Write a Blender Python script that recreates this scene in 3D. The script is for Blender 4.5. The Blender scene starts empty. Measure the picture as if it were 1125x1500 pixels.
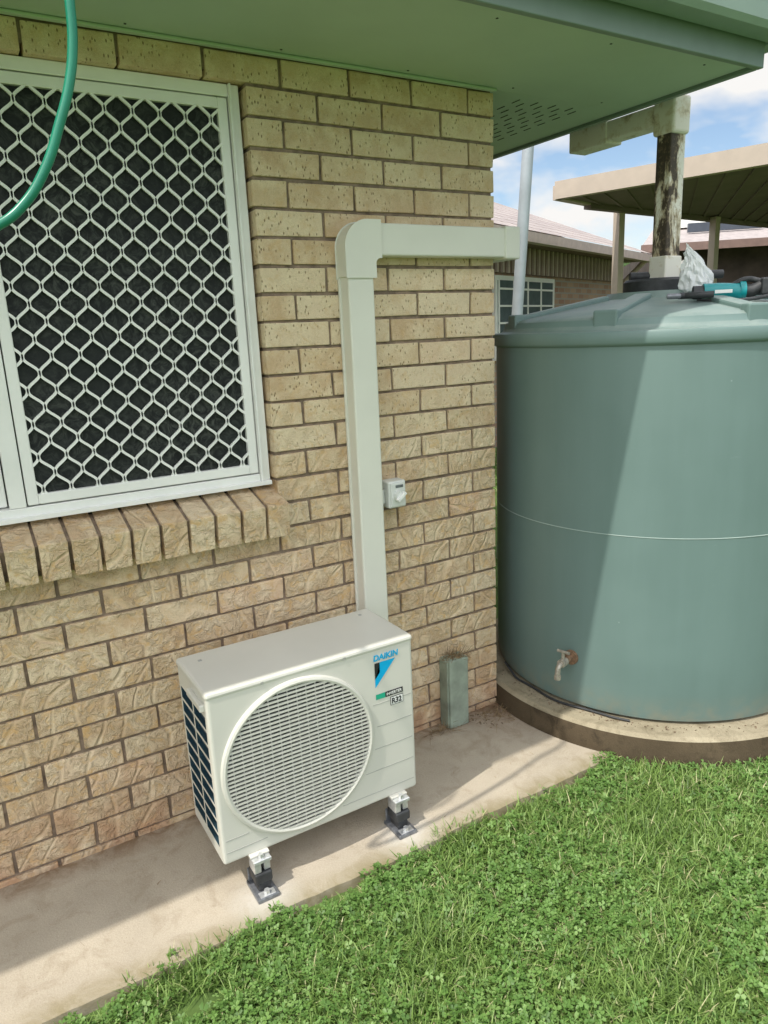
import bpy, bmesh, math, random
import numpy as np
from mathutils import Vector, Matrix
from mathutils import noise as mn
random.seed(7); rng=np.random.default_rng(7)
scene=bpy.context.scene
scene.view_settings.view_transform='Standard'
scene.view_settings.look='None'; scene.view_settings.exposure=0
COL=scene.collection
CAM=(-1.8743,-2.2576,1.6175)
# ------------------------------------------------------------ helpers
def lk(o,parent=None):
    COL.objects.link(o)
    if parent is not None: o.parent=parent
    return o
def empty(name,loc=(0,0,0)):
    e=bpy.data.objects.new(name,None); e.empty_display_size=.1; COL.objects.link(e); return e
def meshobj(name,verts,faces,mat=None,parent=None,smooth=False):
    me=bpy.data.meshes.new(name); me.from_pydata([tuple(v) for v in verts],[],faces); me.update()
    if mat: me.materials.append(mat)
    if smooth:
        for p in me.polygons: p.use_smooth=True
    o=bpy.data.objects.new(name,me); return lk(o,parent)
def bmobj(name,bm,mat,parent=None,smooth=False):
    bmesh.ops.recalc_face_normals(bm,faces=bm.faces)
    me=bpy.data.meshes.new(name); bm.to_mesh(me); bm.free()
    if mat: me.materials.append(mat)
    if smooth:
        for p in me.polygons: p.use_smooth=True
    o=bpy.data.objects.new(name,me); return lk(o,parent)
def addbox(bm,a,b,M=None):
    vs=[Vector((x,y,z)) for x in (a[0],b[0]) for y in (a[1],b[1]) for z in (a[2],b[2])]
    if M is not None: vs=[M@v for v in vs]
    v=[bm.verts.new(p) for p in vs]
    for f in ((0,1,3,2),(4,6,7,5),(0,4,5,1),(2,3,7,6),(0,2,6,4),(1,5,7,3)): bm.faces.new([v[i] for i in f])
    return v
def box(name,a,b,mat,parent=None,bev=0,seg=2,M=None):
    bm=bmesh.new(); addbox(bm,a,b,M)
    bmesh.ops.recalc_face_normals(bm,faces=bm.faces)
    if bev: bmesh.ops.bevel(bm,geom=list(bm.edges),offset=bev,segments=seg,affect='EDGES',profile=.5)
    o=bmobj(name,bm,mat,parent)
    return o
def boxes(name,lst,mat,parent=None,bev=0,seg=1):
    bm=bmesh.new()
    for t in lst: addbox(bm,t[0],t[1],t[2] if len(t)>2 else None)
    bmesh.ops.recalc_face_normals(bm,faces=bm.faces)
    if bev: bmesh.ops.bevel(bm,geom=list(bm.edges),offset=bev,segments=seg,affect='EDGES',profile=.5)
    return bmobj(name,bm,mat,parent)
def lathe(name,prof,c,mat,parent=None,n=96,smooth=True,M=None,auto=True):
    vs=[];fs=[]
    for r,z in prof:
        for i in range(n):
            a=2*math.pi*i/n; p=Vector((r*math.cos(a),r*math.sin(a),z))
            if M is not None: p=M@p
            vs.append((p[0]+c[0],p[1]+c[1],p[2]+c[2]))
    for j in range(len(prof)-1):
        for i in range(n):
            k=(i+1)%n; fs.append((j*n+i,j*n+k,(j+1)*n+k,(j+1)*n+i))
    o=meshobj(name,vs,fs,mat,parent,smooth)
    if smooth:
        try: o.data.set_sharp_from_angle(angle=math.radians(35))
        except Exception: pass
    return o
def tube(name,pts,r,mat,parent=None,cyclic=False,res=6,spline='POLY'):
    cu=bpy.data.curves.new(name,'CURVE'); cu.dimensions='3D'; cu.bevel_depth=r; cu.bevel_resolution=res; cu.use_fill_caps=True
    s=cu.splines.new(spline)
    if spline=='BEZIER':
        s.bezier_points.add(len(pts)-1)
        for p,q in zip(s.bezier_points,pts): p.co=q; p.handle_left_type=p.handle_right_type='AUTO'
    else:
        s.points.add(len(pts)-1)
        for p,q in zip(s.points,pts): p.co=(*q,1)
    s.use_cyclic_u=cyclic
    cu.materials.append(mat)
    o=bpy.data.objects.new(name,cu); return lk(o,parent)
# ------------------------------------------------------------ material tools
class NT:
    def __init__(s,name):
        s.m=bpy.data.materials.new(name); s.m.use_nodes=True; s.t=s.m.node_tree; s.b=s.t.nodes['Principled BSDF']; s.out=s.t.nodes['Material Output']
    def n(s,ty,**kw):
        x=s.t.nodes.new(ty)
        for k,v in kw.items():
            if k.startswith('_'): setattr(x,k[1:],v)
            else: x.inputs[k].default_value=v
        return x
    def l(s,a,b): s.t.links.new(a,b)
    def coord(s,scale=(1,1,1),loc=None):
        g=s.n('ShaderNodeNewGeometry'); mp=s.n('ShaderNodeMapping'); mp.inputs['Scale'].default_value=scale
        s.l(g.outputs['Position'],mp.inputs['Vector']); return mp.outputs[0]
    def noise(s,vec,scale,detail=4,rough=.55,dist=0):
        x=s.n('ShaderNodeTexNoise',Scale=scale,Detail=detail,Roughness=rough,Distortion=dist); s.l(vec,x.inputs['Vector']); return x.outputs['Fac']
    def ramp(s,fac,stops):
        r=s.n('ShaderNodeValToRGB'); e=r.color_ramp.elements
        while len(e)<len(stops): e.new(.5)
        for i,(p,c) in enumerate(stops):
            e[i].position=p; e[i].color=(*c,1) if len(c)==3 else c
        s.l(fac,r.inputs[0]); return r.outputs[0]
    def mix(s,fac,a,b,mode='MIX'):
        x=s.n('ShaderNodeMix',_data_type='RGBA',_blend_type=mode)
        for sock,v in ((x.inputs[0],fac),(x.inputs[6],a),(x.inputs[7],b)):
            if hasattr(v,'default_value') or hasattr(v,'is_output'): s.l(v,sock)
            else: sock.default_value=v if isinstance(v,(int,float)) else (*v,1)
        return x.outputs[2]
    def math(s,op,a,b=0,c=None):
        x=s.n('ShaderNodeMath',_operation=op)
        for i,v in enumerate((a,b)):
            if isinstance(v,(int,float)): x.inputs[i].default_value=v
            else: s.l(v,x.inputs[i])
        return x.outputs[0]
    def bump(s,h,strength=.3,dist=.01,prev=None):
        x=s.n('ShaderNodeBump',Strength=strength,Distance=dist); s.l(h,x.inputs['Height'])
        if prev is not None: s.l(prev,x.inputs['Normal'])
        return x.outputs[0]
def simple(name,col,rough=.5,metal=0,var=.12,vs=8,bump=0,bs=60,spec=.5,stretch=(1,1,1)):
    k=NT(name); v=k.coord(stretch)
    f=k.noise(v,vs,3)
    c1=tuple(min(1,c*(1-var)) for c in col); c2=tuple(min(1,c*(1+var)) for c in col)
    k.l(k.ramp(f,[(.3,c1),(.7,c2)]),k.b.inputs['Base Color'])
    k.b.inputs['Roughness'].default_value=rough; k.b.inputs['Metallic'].default_value=metal
    k.b.inputs['Specular IOR Level'].default_value=spec
    if bump: k.l(k.bump(k.noise(v,bs,2),bump,.003),k.b.inputs['Normal'])
    return k.m
def brickmat(name):
    k=NT(name)
    at=k.n('ShaderNodeAttribute',_attribute_name='bc'); sep=k.n('ShaderNodeSeparateColor'); k.l(at.outputs['Color'],sep.inputs[0])
    r1,r2,r3=sep.outputs
    pos=k.coord()
    off=k.n('ShaderNodeVectorMath',_operation='MULTIPLY_ADD'); off.inputs[1].default_value=(7,11,5)
    k.l(at.outputs['Color'],off.inputs[0]); k.l(pos,off.inputs[2]); v=off.outputs[0]
    sz=k.n('ShaderNodeSeparateXYZ'); k.l(pos,sz.inputs[0])
    hi=k.n('ShaderNodeMapRange',); k.l(sz.outputs[2],hi.inputs[0]); hi.inputs[1].default_value=1.0; hi.inputs[2].default_value=1.45; hi.inputs[3].default_value=.12; hi.inputs[4].default_value=1
    base=k.ramp(r1,[(0,(.60,.43,.265)),(.3,(.66,.50,.32)),(.6,(.70,.55,.37)),(.85,(.74,.60,.42)),(1,(.70,.48,.31))])
    mott=k.noise(v,14,4,.6)
    base=k.mix(k.ramp(mott,[(.38,(0,0,0)),(.62,(1,1,1))]),base,k.mix(.62,base,(.82,.69,.48)))
    m2=k.noise(v,30,4,.7,.6)
    orange=k.math('MULTIPLY',k.ramp(m2,[(.51,(0,0,0)),(.68,(.85,.85,.85))]),k.math('SUBTRACT',1.05,k.math('MULTIPLY',hi.outputs[0],.62)))
    base=k.mix(orange,base,(.60,.38,.16))
    fine=k.noise(v,420,1,.6)
    base=k.mix(.42,base,k.ramp(fine,[(.3,(.62,.62,.62)),(.7,(1,1,1))]),'MULTIPLY')
    pv=k.n('ShaderNodeMapping'); pv.inputs['Scale'].default_value=(1,1,.42); k.l(v,pv.inputs['Vector'])
    vo=k.n('ShaderNodeTexVoronoi',Scale=105,Randomness=1); k.l(pv.outputs[0],vo.inputs['Vector'])
    pit=k.ramp(vo.outputs['Distance'],[(.12,(1,1,1)),(.24,(0,0,0))])
    pit=k.math('MULTIPLY',pit,k.ramp(mott,[(.40,(0,0,0)),(.5,(1,1,1))]))
    pit=k.math('MULTIPLY',pit,hi.outputs[0])
    base=k.mix(k.math('MULTIPLY',pit,.8),base,(.22,.13,.06))
    lo=k.n('ShaderNodeMapRange'); k.l(sz.outputs[2],lo.inputs[0]); lo.inputs[1].default_value=.0; lo.inputs[2].default_value=.34; lo.inputs[3].default_value=.8; lo.inputs[4].default_value=0
    dn=k.noise(pos,9,4); dirt=k.math('MULTIPLY',lo.outputs[0],k.ramp(dn,[(.35,(0,0,0)),(.6,(1,1,1))]))
    base=k.mix(dirt,base,(.44,.25,.15))
    k.l(base,k.b.inputs['Base Color'])
    k.b.inputs['Roughness'].default_value=.85; k.b.inputs['Specular IOR Level'].default_value=.25
    w=k.n('ShaderNodeTexWave',Scale=3.0,Distortion=12,Detail=0); w.inputs['Detail Scale'].default_value=1.3
    k.l(v,w.inputs['Vector'])
    sw=k.ramp(w.outputs['Fac'],[(.0,(0,0,0)),(.13,(1,1,1)),(1,(1,1,1))])
    lo2=k.math('SUBTRACT',1.2,hi.outputs[0])
    brk=k.ramp(m2,[(.42,(1,1,1)),(.58,(.25,.25,.25))])
    sw=k.math('MULTIPLY',k.math('MULTIPLY',sw,lo2),brk)
    hgt=k.math('ADD',sw,k.math('MULTIPLY',k.noise(v,130,2,.7),.45))
    hgt=k.math('SUBTRACT',hgt,k.math('MULTIPLY',pit,.5))
    k.l(k.bump(hgt,.95,.006),k.b.inputs['Normal'])
    return k.m
M_brick=brickmat('tan_textured_brick')
M_mortar=simple('mortar_raked',(.22,.165,.12),.95,var=.4,vs=30,bump=.5,bs=200)
M_white=simple('powder_coated_white',(.82,.82,.79),.35,var=.04)
M_duct=simple('duct_cream_pvc',(.70,.70,.62),.38,var=.03,vs=5)
M_ac=simple('ac_painted_steel',(.61,.60,.54),.36,var=.03,vs=4)
M_acg=simple('ac_grille_plastic',(.56,.56,.50),.45,var=.03)
M_dark=simple('dark_cavity',(.03,.032,.03),.7)
M_fan=simple('fan_plastic_dark',(.06,.065,.06),.6)
M_fin=simple('coil_fins_blue',(.02,.05,.07),.4,var=.4,vs=300,stretch=(1,1,.05))
M_soffit=simple('soffit_paint_green',(.42,.53,.41),.6,var=.06,vs=2.5)
M_soffgap=simple('soffit_slot',(.06,.07,.06),.9)
M_fascia=simple('fascia_green_metal',(.17,.235,.20),.4,var=.06)
M_gutter=simple('gutter_green_metal',(.24,.33,.27),.35,var=.06)
M_hose=simple('hose_green',(.01,.20,.12),.3,var=.1)
M_black=simple('black_rubber',(.03,.032,.035),.55,var=.3,vs=40)
M_plate=simple('dull_zinc_plate',(.20,.21,.23),.4,metal=.5,var=.3,vs=60)
M_galv=simple('galvanised_steel',(.62,.63,.63),.35,metal=.6,var=.2,vs=50)
M_pole=simple('pole_galvanised',(.42,.47,.50),.5,metal=.3,var=.1)
M_brass=simple('tap_weathered_brass',(.42,.38,.32),.45,metal=.5,var=.35,vs=80)
M_rust=simple('flange_rust',(.20,.12,.07),.8,var=.4,vs=80)
M_boxgrn=simple('conduit_green_grey',(.26,.31,.25),.5,var=.25,vs=14)
M_teal=simple('tool_teal',(.0,.24,.26),.35)
M_grey=simple('isolator_grey',(.62,.64,.60),.4,var=.03)
M_roof=simple('roof_tile_terracotta',(.33,.25,.22),.8,var=.3,vs=6)
def tankmat():
    k=NT('tank_polyethylene'); v=k.coord(); vz=k.coord((1,1,.12))
    a=k.noise(vz,7,4,.6); b=k.noise(v,2.2,3)
    c=k.ramp(a,[(.25,(.125,.192,.180)),(.75,(.148,.222,.210))])
    c=k.mix(k.ramp(b,[(.45,(0,0,0)),(.8,(.5,.5,.5))]),c,(.175,.255,.24))
    vo=k.n('ShaderNodeTexVoronoi',Scale=9); k.l(v,vo.inputs['Vector'])
    c=k.mix(k.ramp(vo.outputs['Distance'],[(.015,(.5,.5,.5)),(.035,(0,0,0))]),c,(.35,.42,.39))
    sc=k.coord((1,1,9)); s=k.noise(sc,16,4,.75,1.5)
    c=k.mix(k.ramp(s,[(.68,(0,0,0)),(.75,(.35,.35,.35))]),c,(.28,.36,.33))
    sz=k.n('ShaderNodeSeparateXYZ'); k.l(v,sz.inputs[0])
    lo=k.n('ShaderNodeMapRange'); k.l(sz.outputs[2],lo.inputs[0]); lo.inputs[1].default_value=.10; lo.inputs[2].default_value=.22; lo.inputs[3].default_value=.8; lo.inputs[4].default_value=0
    c=k.mix(k.math('MULTIPLY',lo.outputs[0],k.ramp(k.noise(v,20,4),[(.35,(0,0,0)),(.7,(1,1,1))])),c,(.24,.23,.17))
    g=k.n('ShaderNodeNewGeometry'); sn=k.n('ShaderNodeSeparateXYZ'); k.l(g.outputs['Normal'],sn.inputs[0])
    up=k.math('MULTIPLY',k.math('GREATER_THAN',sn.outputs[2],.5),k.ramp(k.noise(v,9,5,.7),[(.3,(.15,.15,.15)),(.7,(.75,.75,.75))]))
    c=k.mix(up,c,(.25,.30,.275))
    k.l(c,k.b.inputs['Base Color']); k.b.inputs['Roughness'].default_value=.45
    k.l(k.bump(k.noise(v,5,2),.25,.01),k.b.inputs['Normal'])
    return k.m
M_tank=tankmat()
M_tankline=simple('tank_mould_line',(.32,.40,.37),.6)
def concrete(name,c1,c2,stain,dirtwall=False):
    k=NT(name); v=k.coord()
    a=k.noise(v,3.2,4,.6); c=k.ramp(a,[(.3,c1),(.7,c2)])
    b=k.noise(v,11,5,.7,.8); c=k.mix(k.ramp(b,[(.50,(0,0,0)),(.75,(.75,.75,.75))]),c,stain)
    f=k.noise(v,260,2,.7); c=k.mix(.55,c,k.ramp(f,[(.3,(.68,.66,.64)),(.65,(1,1,1))]),'MULTIPLY')
    vo=k.n('ShaderNodeTexVoronoi',Scale=75); k.l(v,vo.inputs['Vector'])
    sp=k.math('MULTIPLY',k.ramp(vo.outputs['Distance'],[(.05,(1,1,1)),(.13,(0,0,0))]),k.ramp(k.noise(v,18,2),[(.5,(0,0,0)),(.6,(.7,.7,.7))]))
    c=k.mix(sp,c,(.16,.12,.08))
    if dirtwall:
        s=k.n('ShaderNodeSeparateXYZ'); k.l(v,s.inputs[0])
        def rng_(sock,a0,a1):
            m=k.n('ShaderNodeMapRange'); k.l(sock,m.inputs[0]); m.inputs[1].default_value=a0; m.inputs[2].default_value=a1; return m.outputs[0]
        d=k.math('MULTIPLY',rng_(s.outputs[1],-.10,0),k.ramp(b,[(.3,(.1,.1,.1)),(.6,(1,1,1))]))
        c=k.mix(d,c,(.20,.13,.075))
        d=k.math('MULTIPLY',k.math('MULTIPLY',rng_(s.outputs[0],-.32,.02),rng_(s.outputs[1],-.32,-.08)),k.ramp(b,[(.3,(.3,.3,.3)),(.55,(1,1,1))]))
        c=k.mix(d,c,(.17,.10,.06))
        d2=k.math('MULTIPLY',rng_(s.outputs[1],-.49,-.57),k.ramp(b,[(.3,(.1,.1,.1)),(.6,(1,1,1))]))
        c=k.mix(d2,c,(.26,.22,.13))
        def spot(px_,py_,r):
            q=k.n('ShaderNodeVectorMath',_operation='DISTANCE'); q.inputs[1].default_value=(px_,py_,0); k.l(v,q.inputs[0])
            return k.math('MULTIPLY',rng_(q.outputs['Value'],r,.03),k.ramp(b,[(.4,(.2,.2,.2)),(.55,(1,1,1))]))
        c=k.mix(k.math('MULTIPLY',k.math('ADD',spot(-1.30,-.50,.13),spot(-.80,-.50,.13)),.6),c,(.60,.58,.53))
    k.l(c,k.b.inputs['Base Color']); k.b.inputs['Roughness'].default_value=.9; k.b.inputs['Specular IOR Level'].default_value=.2
    k.l(k.bump(k.noise(v,130,3,.7),.45,.004),k.b.inputs['Normal'])
    return k.m
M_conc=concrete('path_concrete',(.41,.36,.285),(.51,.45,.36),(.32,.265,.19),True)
M_slab=concrete('slab_concrete',(.25,.215,.145),(.40,.35,.25),(.13,.105,.06))
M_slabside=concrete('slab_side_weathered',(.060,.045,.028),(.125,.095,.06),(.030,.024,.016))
# ------------------------------------------------------------ brick house
house=empty('brick_house')
C=.086; Z0=.018
bricks=[]
XR=-.955; ZS=.964; ZT=2.352
def courses():
    k=0
    while True:
        t=Z0+C*k
        if t>2.45: break
        yield k,t
        k+=1
for k,t in courses():
    A=(k%2==0)
    z0,z1=t-.076,t
    first=.110 if A else .230
    x1=0.0; L=first
    while x1>-5.2:
        x0=x1-L
        a,b=x0,x1
        segs=[(a,b)]
        if z1>ZS+.002 and z0<ZT-.01:
            segs=[]
            if a>=XR-.02: segs=[(a,b)]
            elif b>XR+.02: segs=[(XR,b)]
            elif b<=-2.9: segs=[(a,b)]
            elif a<-2.92: segs=[(a,-2.9)]
        for s in segs:
            if s[1]-s[0]>.02: bricks.append(((s[0],0,z0),(s[1],.11,z1)))
        x1=x0-.010; L=.230
    y=(.240 if A else .120)
    while y<3.4:
        bricks.append(((-.11,y,z0),(0,y+.230,z1))); y+=.240
for i,(a,b) in enumerate(bricks):
    if abs(b[0])<1e-6 and abs(b[0]-a[0]-.110)<1e-3 and a[1]==0: bricks[i]=((a[0],0,a[2]),(b[0],.230,b[2]))
bm=bmesh.new(); lay=bm.loops.layers.color.new('bc')
def brick(a,b,M=None,j=.0018,wedge=0):
    t=bmesh.new(); vs=addbox(t,a,b)
    for v in vs:
        if wedge and v.co.z<-.05 and v.co.y<.01: v.co.y-=wedge
        if M is not None: v.co=M@v.co
        v.co+=Vector((random.uniform(-j,j),random.uniform(-j*1.5,j*1.5),random.uniform(-j,j)))
    bmesh.ops.recalc_face_normals(t,faces=t.faces)
    bmesh.ops.bevel(t,geom=list(t.edges),offset=random.uniform(.003,.0045),segments=2,affect='EDGES',profile=.6)
    col=(random.random(),random.random(),random.random(),1)
    mp={}
    for v in t.verts: mp[v]=bm.verts.new(v.co)
    for f in t.faces:
        nf=bm.faces.new([mp[v] for v in f.verts])
        for l in nf.loops: l[lay]=col
    t.free()
for a,b in bricks: brick(a,b)
bmobj('brickwork',bm,M_brick,house)
g=.008
boxes('mortar_core',[((XR+g,g,-.05),(-g,.10,2.6)),((-2.9,g,-.05),(XR+g-.0005,.10,ZS-.012)),((-2.9,g,ZT+.02),(XR+g-.0005,.10,2.6)),((-5.2,g,-.05),(-2.9-g,.10,2.6)),((-.10,.1005,-.05),(-g,3.45,2.6))],M_mortar,house)
bm=bmesh.new(); lay=bm.loops.layers.color.new('bc')
x=-.944
while x>-3.0:
    M=Matrix.Translation((x-.038,-.078,1.070))@Matrix.Rotation(math.radians(17),4,'X')@Matrix.Rotation(random.uniform(-.01,.01),4,'Z')
    brick((-.038,0,-.110),(.038,.16,0),M,.0016,.022)
    x-=.0865
bmobj('window_sill_bricks',bm,M_brick,house)
M=Matrix.Translation((0,-.078,1.070))@Matrix.Rotation(math.radians(17),4,'X')
box('sill_mortar',(-3.0,.012,-.085),(-.952,.15,-.007),M_mortar,house,M=M)
H=2.437
boxes('soffit',[((-5.2,-.560,H),(.672,-.001,H+.012)),((.001,0,H),(.672,3.6,H+.012))],M_soffit,house)
boxes('soffit_joint_strips',[((-3.0,-.557,H-.005),(-2.97,-.002,H-.0005)),((.04,1.75,H-.005),(.67,1.78,H-.0005))],M_soffit,house)
sl=[]
for i in range(8):
    for j in range(6):
        xx=.17+i*.046; yy=.05+j*.088+(.03 if i%2 else 0)
        sl.append(((xx,yy,H-.002),(xx+.003,yy+.045,H-.0006)))
boxes('soffit_vent_slots',sl,M_soffgap,house)
nl=[]
for xx in (-2.2,-1.75,-1.3,-.85,-.4,.05,.5):
    for yy in (-.50,-.05): nl.append(((xx,yy,H-.002),(xx+.006,yy+.006,H-.0006)))
boxes('soffit_nails',nl,M_soffgap,house)
box('soffit_edge_bead',(-5.2,-.022,H-.010),(.0,-.003,H-.0008),M_soffit,house,.003)
boxes('fascia',[((-5.2,-.585,H-.012),(.70,-.562,H+.17)),((.674,-.5615,H-.012),(.70,3.6,H+.17))],M_fascia,house,.002)
def gutter(name,p0,p1,outdir):
    prof=[(0,.20),(0,.075),(.012,.062),(.085,.062),(.098,.078),(.102,.15),(.098,.185),(.110,.192),(.110,.205),(.092,.205)]
    vs=[];fs=[]
    for P in (p0,p1):
        for o,z in prof: vs.append((P[0]+outdir[0]*o,P[1]+outdir[1]*o,H+z))
    n=len(prof)
    for i in range(n-1): fs.append((i,i+1,n+i+1,n+i))
    o=meshobj(name,vs,fs,M_gutter,house)
    sm=o.modifiers.new('s','SOLIDIFY'); sm.thickness=.0015
    return o
gutter('gutter_front',(-5.2,-.586,0),(.826,-.586,0),(0,-1))
gutter('gutter_end',(.701,-.68,0),(.701,3.6,0),(1,0))
meshobj('roof',[(-5.3,-.69,H+.21),(.80,-.69,H+.21),(.80,6,H+.21),(-5.3,6,H+.21),(-5.3,2.8,H+1.6),(-1.6,2.8,H+1.6)],[(0,1,5,4),(1,2,5),(2,3,4,5)],M_roof,house)
# ---- window
win=empty('window'); win.parent=house
yf=.030
wx0,wx1,wz0,wz1=-2.9,-.962,1.128,ZT-.004
def frame(name,x0,x1,z0,z1,w,y0,y1,mat,parent,bev=.002):
    return boxes(name,[((x0,y0,z0),(x0+w,y1,z1)),((x1-w,y0,z0),(x1,y1,z1)),((x0+w+.0004,y0,z0),(x1-w-.0004,y1,z0+w)),((x0+w+.0004,y0,z1-w),(x1-w-.0004,y1,z1))],mat,parent,bev)
frame('outer_frame',wx0,wx1,wz0,wz1,.034,yf,yf+.07,M_white,win)
boxes('frame_lip',[((wx1-.034,yf-.012,wz0),(wx1-.028,yf-.0005,wz1)),((wx0,yf-.014,wz0-.004),(wx1,yf-.0005,wz0+.010))],M_white,win,.001)
lx0,lx1,lz0,lz1=-1.712,-1.000,1.166,wz1-.037
frame('screen_frame',lx0,lx1,lz0,lz1,.030,yf+.004,yf+.028,M_white,win)
box('mullion',(-1.760,yf+.002,wz0+.035),(-1.716,yf+.05,wz1-.035),M_white,win,.002)
frame('sliding_sash',-2.86,-1.764,lz0,lz1,.036,yf+.03,yf+.06,M_white,win)
gx0,gx1,gz0,gz1=lx0+.028,lx1-.028,lz0+.028,lz1-.028
DW,DH=.0765,.0945
vs=[];fs=[]
def strand(xc,sgn,phase):
    n=16; pts=[]
    steps=int((gz1-gz0)/DH*n)
    for i in range(steps+1):
        z=gz0+(gz1-gz0)*i/steps
        ph=(z-gz0)/DH+phase
        tri=4*abs(ph-math.floor(ph)-.5)-1
        tri=max(-1,min(1,tri*1.30)); tri=math.sin(tri*math.pi/2)*.55+tri*.45
        pts.append((xc+sgn*(DW/4-.0012)*tri,z))
    base=len(vs); hw=.0038
    for j,(px,pz) in enumerate(pts):
        q0=pts[max(0,j-1)]; q1=pts[min(len(pts)-1,j+1)]
        tx,tz=q1[0]-q0[0],q1[1]-q0[1]; L=math.hypot(tx,tz); nx,nz=tz/L,-tx/L
        for sx,yy in ((-hw,yf+.006),(hw,yf+.006),(hw,yf+.014),(-hw,yf+.014)):
            X=min(max(px+nx*sx,gx0),gx1)
            vs.append((X,yy,pz+nz*sx))
    for j in range(len(pts)-1):
        a=base+j*4; b=a+4
        for q in range(4): fs.append((a+q,a+(q+1)%4,b+(q+1)%4,b+q))
i=0; x=gx0
while x<gx1+DW/4:
    strand(x,1 if i%2 else -1,.35); x+=DW/2; i+=1
meshobj('diamond_grille',vs,fs,M_white,win)
def screenmat():
    k=NT('insect_screen_and_lace'); v=k.coord()
    w=k.noise(v,26,4,.7,2.0); c=k.ramp(w,[(.42,(.014,.016,.016)),(.55,(.045,.05,.046)),(.66,(.08,.085,.075))])
    big=k.noise(v,3,2); c=k.mix(k.ramp(big,[(.35,(0,0,0)),(.65,(.85,.85,.85))]),c,(.02,.023,.023))
    k.l(c,k.b.inputs['Base Color']); k.b.inputs['Roughness'].default_value=.6; k.b.inputs['Specular IOR Level'].default_value=.2
    return k.m
M_screen=screenmat()
box('insect_screen',(lx0+.02,yf+.020,lz0+.02),(lx1-.02,yf+.021,lz1-.02),M_screen,win)
kg=NT('dark_window_glass'); kg.b.inputs['Base Color'].default_value=(.012,.014,.015,1); kg.b.inputs['Roughness'].default_value=.08
box('glass_pane',(-2.83,yf+.042,lz0+.02),(-1.79,yf+.046,lz1-.02),kg.m,win)
box('room_dark',(-2.9,.112,1.0),(-.9,.13,2.45),M_dark,win)
# ------------------------------------------------------------ duct
duct=empty('pipe_duct_cover')
dx0,dx1=-.672,-.574
box('vertical_duct',(dx0,-.068,.30),(dx1,-.001,1.86),M_duct,duct,.007,3)
box('duct_back_plate',(dx0-.006,-.012,.30),(dx1+.006,-.0015,1.86),M_duct,duct,.002)
hz0,hz1=1.858,1.962
box('horizontal_duct',(-.56,-.066,hz0),(.004,-.001,hz1),M_duct,duct,.007,3)
def elbow():
    y0,y1=-.074,-.001; xl=dx0-.005; zt=hz1+.005; r=.085
    out=[(xl,1.79)]
    for i in range(13):
        a=math.pi-i*math.pi/24; out.append((xl+r+r*math.cos(a),zt-r+r*math.sin(a)))
    out.append((-.545,zt)); 
    inn=[(-.545,hz0-.005)]
    ri=.02
    for i in range(7):
        a=math.pi/2+i*math.pi/12; inn.append((dx1+.005+ri+ri*math.cos(a),hz0-.005-ri+ri*math.sin(a)))
    inn.append((dx1+.005,1.79))
    pts=out+inn; n=len(pts)
    v=[(p[0],y0,p[1]) for p in pts]+[(p[0],y1,p[1]) for p in pts]
    f=[tuple(range(n)),tuple(range(2*n-1,n-1,-1))]+[(i,(i+1)%n,n+(i+1)%n,n+i) for i in range(n)]
    o=meshobj('elbow_cover',v,f,M_duct,duct)
    bv=o.modifiers.new('b','BEVEL'); bv.width=.007; bv.segments=3; bv.limit_method='ANGLE'; bv.angle_limit=math.radians(50)
elbow()
box('corner_coupling',(-.005,-.073,hz0-.006),(.068,-.001,hz1+.006),M_duct,duct,.008,3)
box('corner_coupling_side',(.0015,-.004,hz0-.006),(.068,.10,hz1+.006),M_duct,duct,.006,3)
box('side_duct',(.0015,.09,hz0),(.063,.9,hz1),M_duct,duct,.007,3)
# ------------------------------------------------------------ isolator
iso=empty('electrical_isolator_switch')
box('housing',(-.548,-.062,.982),(-.474,-.001,1.082),M_grey,iso,.006,3)
box('cover_plate',(-.542,-.068,.988),(-.480,-.0615,1.076),M_grey,iso,.003,2)
lathe('rotary_knob',[(.0,.016),(.018,.016),(.021,.0),(.0,0)],(-.511,-.0675,1.028),M_grey,iso,32,M=Matrix.Rotation(math.radians(90),3,'X'))
box('knob_grip',(-.006,-.018,-.022),(.006,0,.022),M_white,iso,.002,2,M=Matrix.Translation((-.511,-.079,1.028))@Matrix.Rotation(math.radians(50),4,'Y'))
box('label',(-.522,-.0695,1.058),(-.490,-.0683,1.068),M_plate,iso)
tube('conduit_stub',[(-.556,-.03,1.0),(-.556,-.03,1.05)],.008,M_grey,iso)
# ------------------------------------------------------------ AC unit
ac=empty('air_conditioner_outdoor_unit')
X0,X1,Y0,Y1,ZA,ZB=-1.395,-.720,-.450,-.166,.122,.672
FX,FZ,FR=-1.128,.393,.236
body=box('casing',(X0,Y0,ZA),(X1,Y1,ZB),M_ac,ac,.010,3)
cb=bmesh.new()
n=72; ca=[cb.verts.new((FX+FR*math.cos(2*math.pi*i/n),Y0-.05,FZ+FR*math.sin(2*math.pi*i/n))) for i in range(n)]
cc=[cb.verts.new((FX+FR*math.cos(2*math.pi*i/n),Y0+.06,FZ+FR*math.sin(2*math.pi*i/n))) for i in range(n)]
cb.faces.new(ca); cb.faces.new(cc[::-1])
for i in range(n): cb.faces.new([ca[i],cc[i],cc[(i+1)%n],ca[(i+1)%n]])
rows=9
for r in range(rows):
    zz0=.172+r*(.43/rows)
    for (ya,yb) in ((-.424,-.312),(-.300,-.190)):
        addbox(cb,(X0-.05,ya,zz0),(X0+.013,yb,zz0+.43/rows-.010))
cut=bmobj('cutter',cb,M_fin)
md=body.modifiers.new('bool','BOOLEAN'); md.object=cut; md.operation='DIFFERENCE'; md.solver='EXACT'
try: md.material_mode='TRANSFER'
except Exception: pass
bpy.context.view_layer.update()
dg=bpy.context.evaluated_depsgraph_get()
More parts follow.
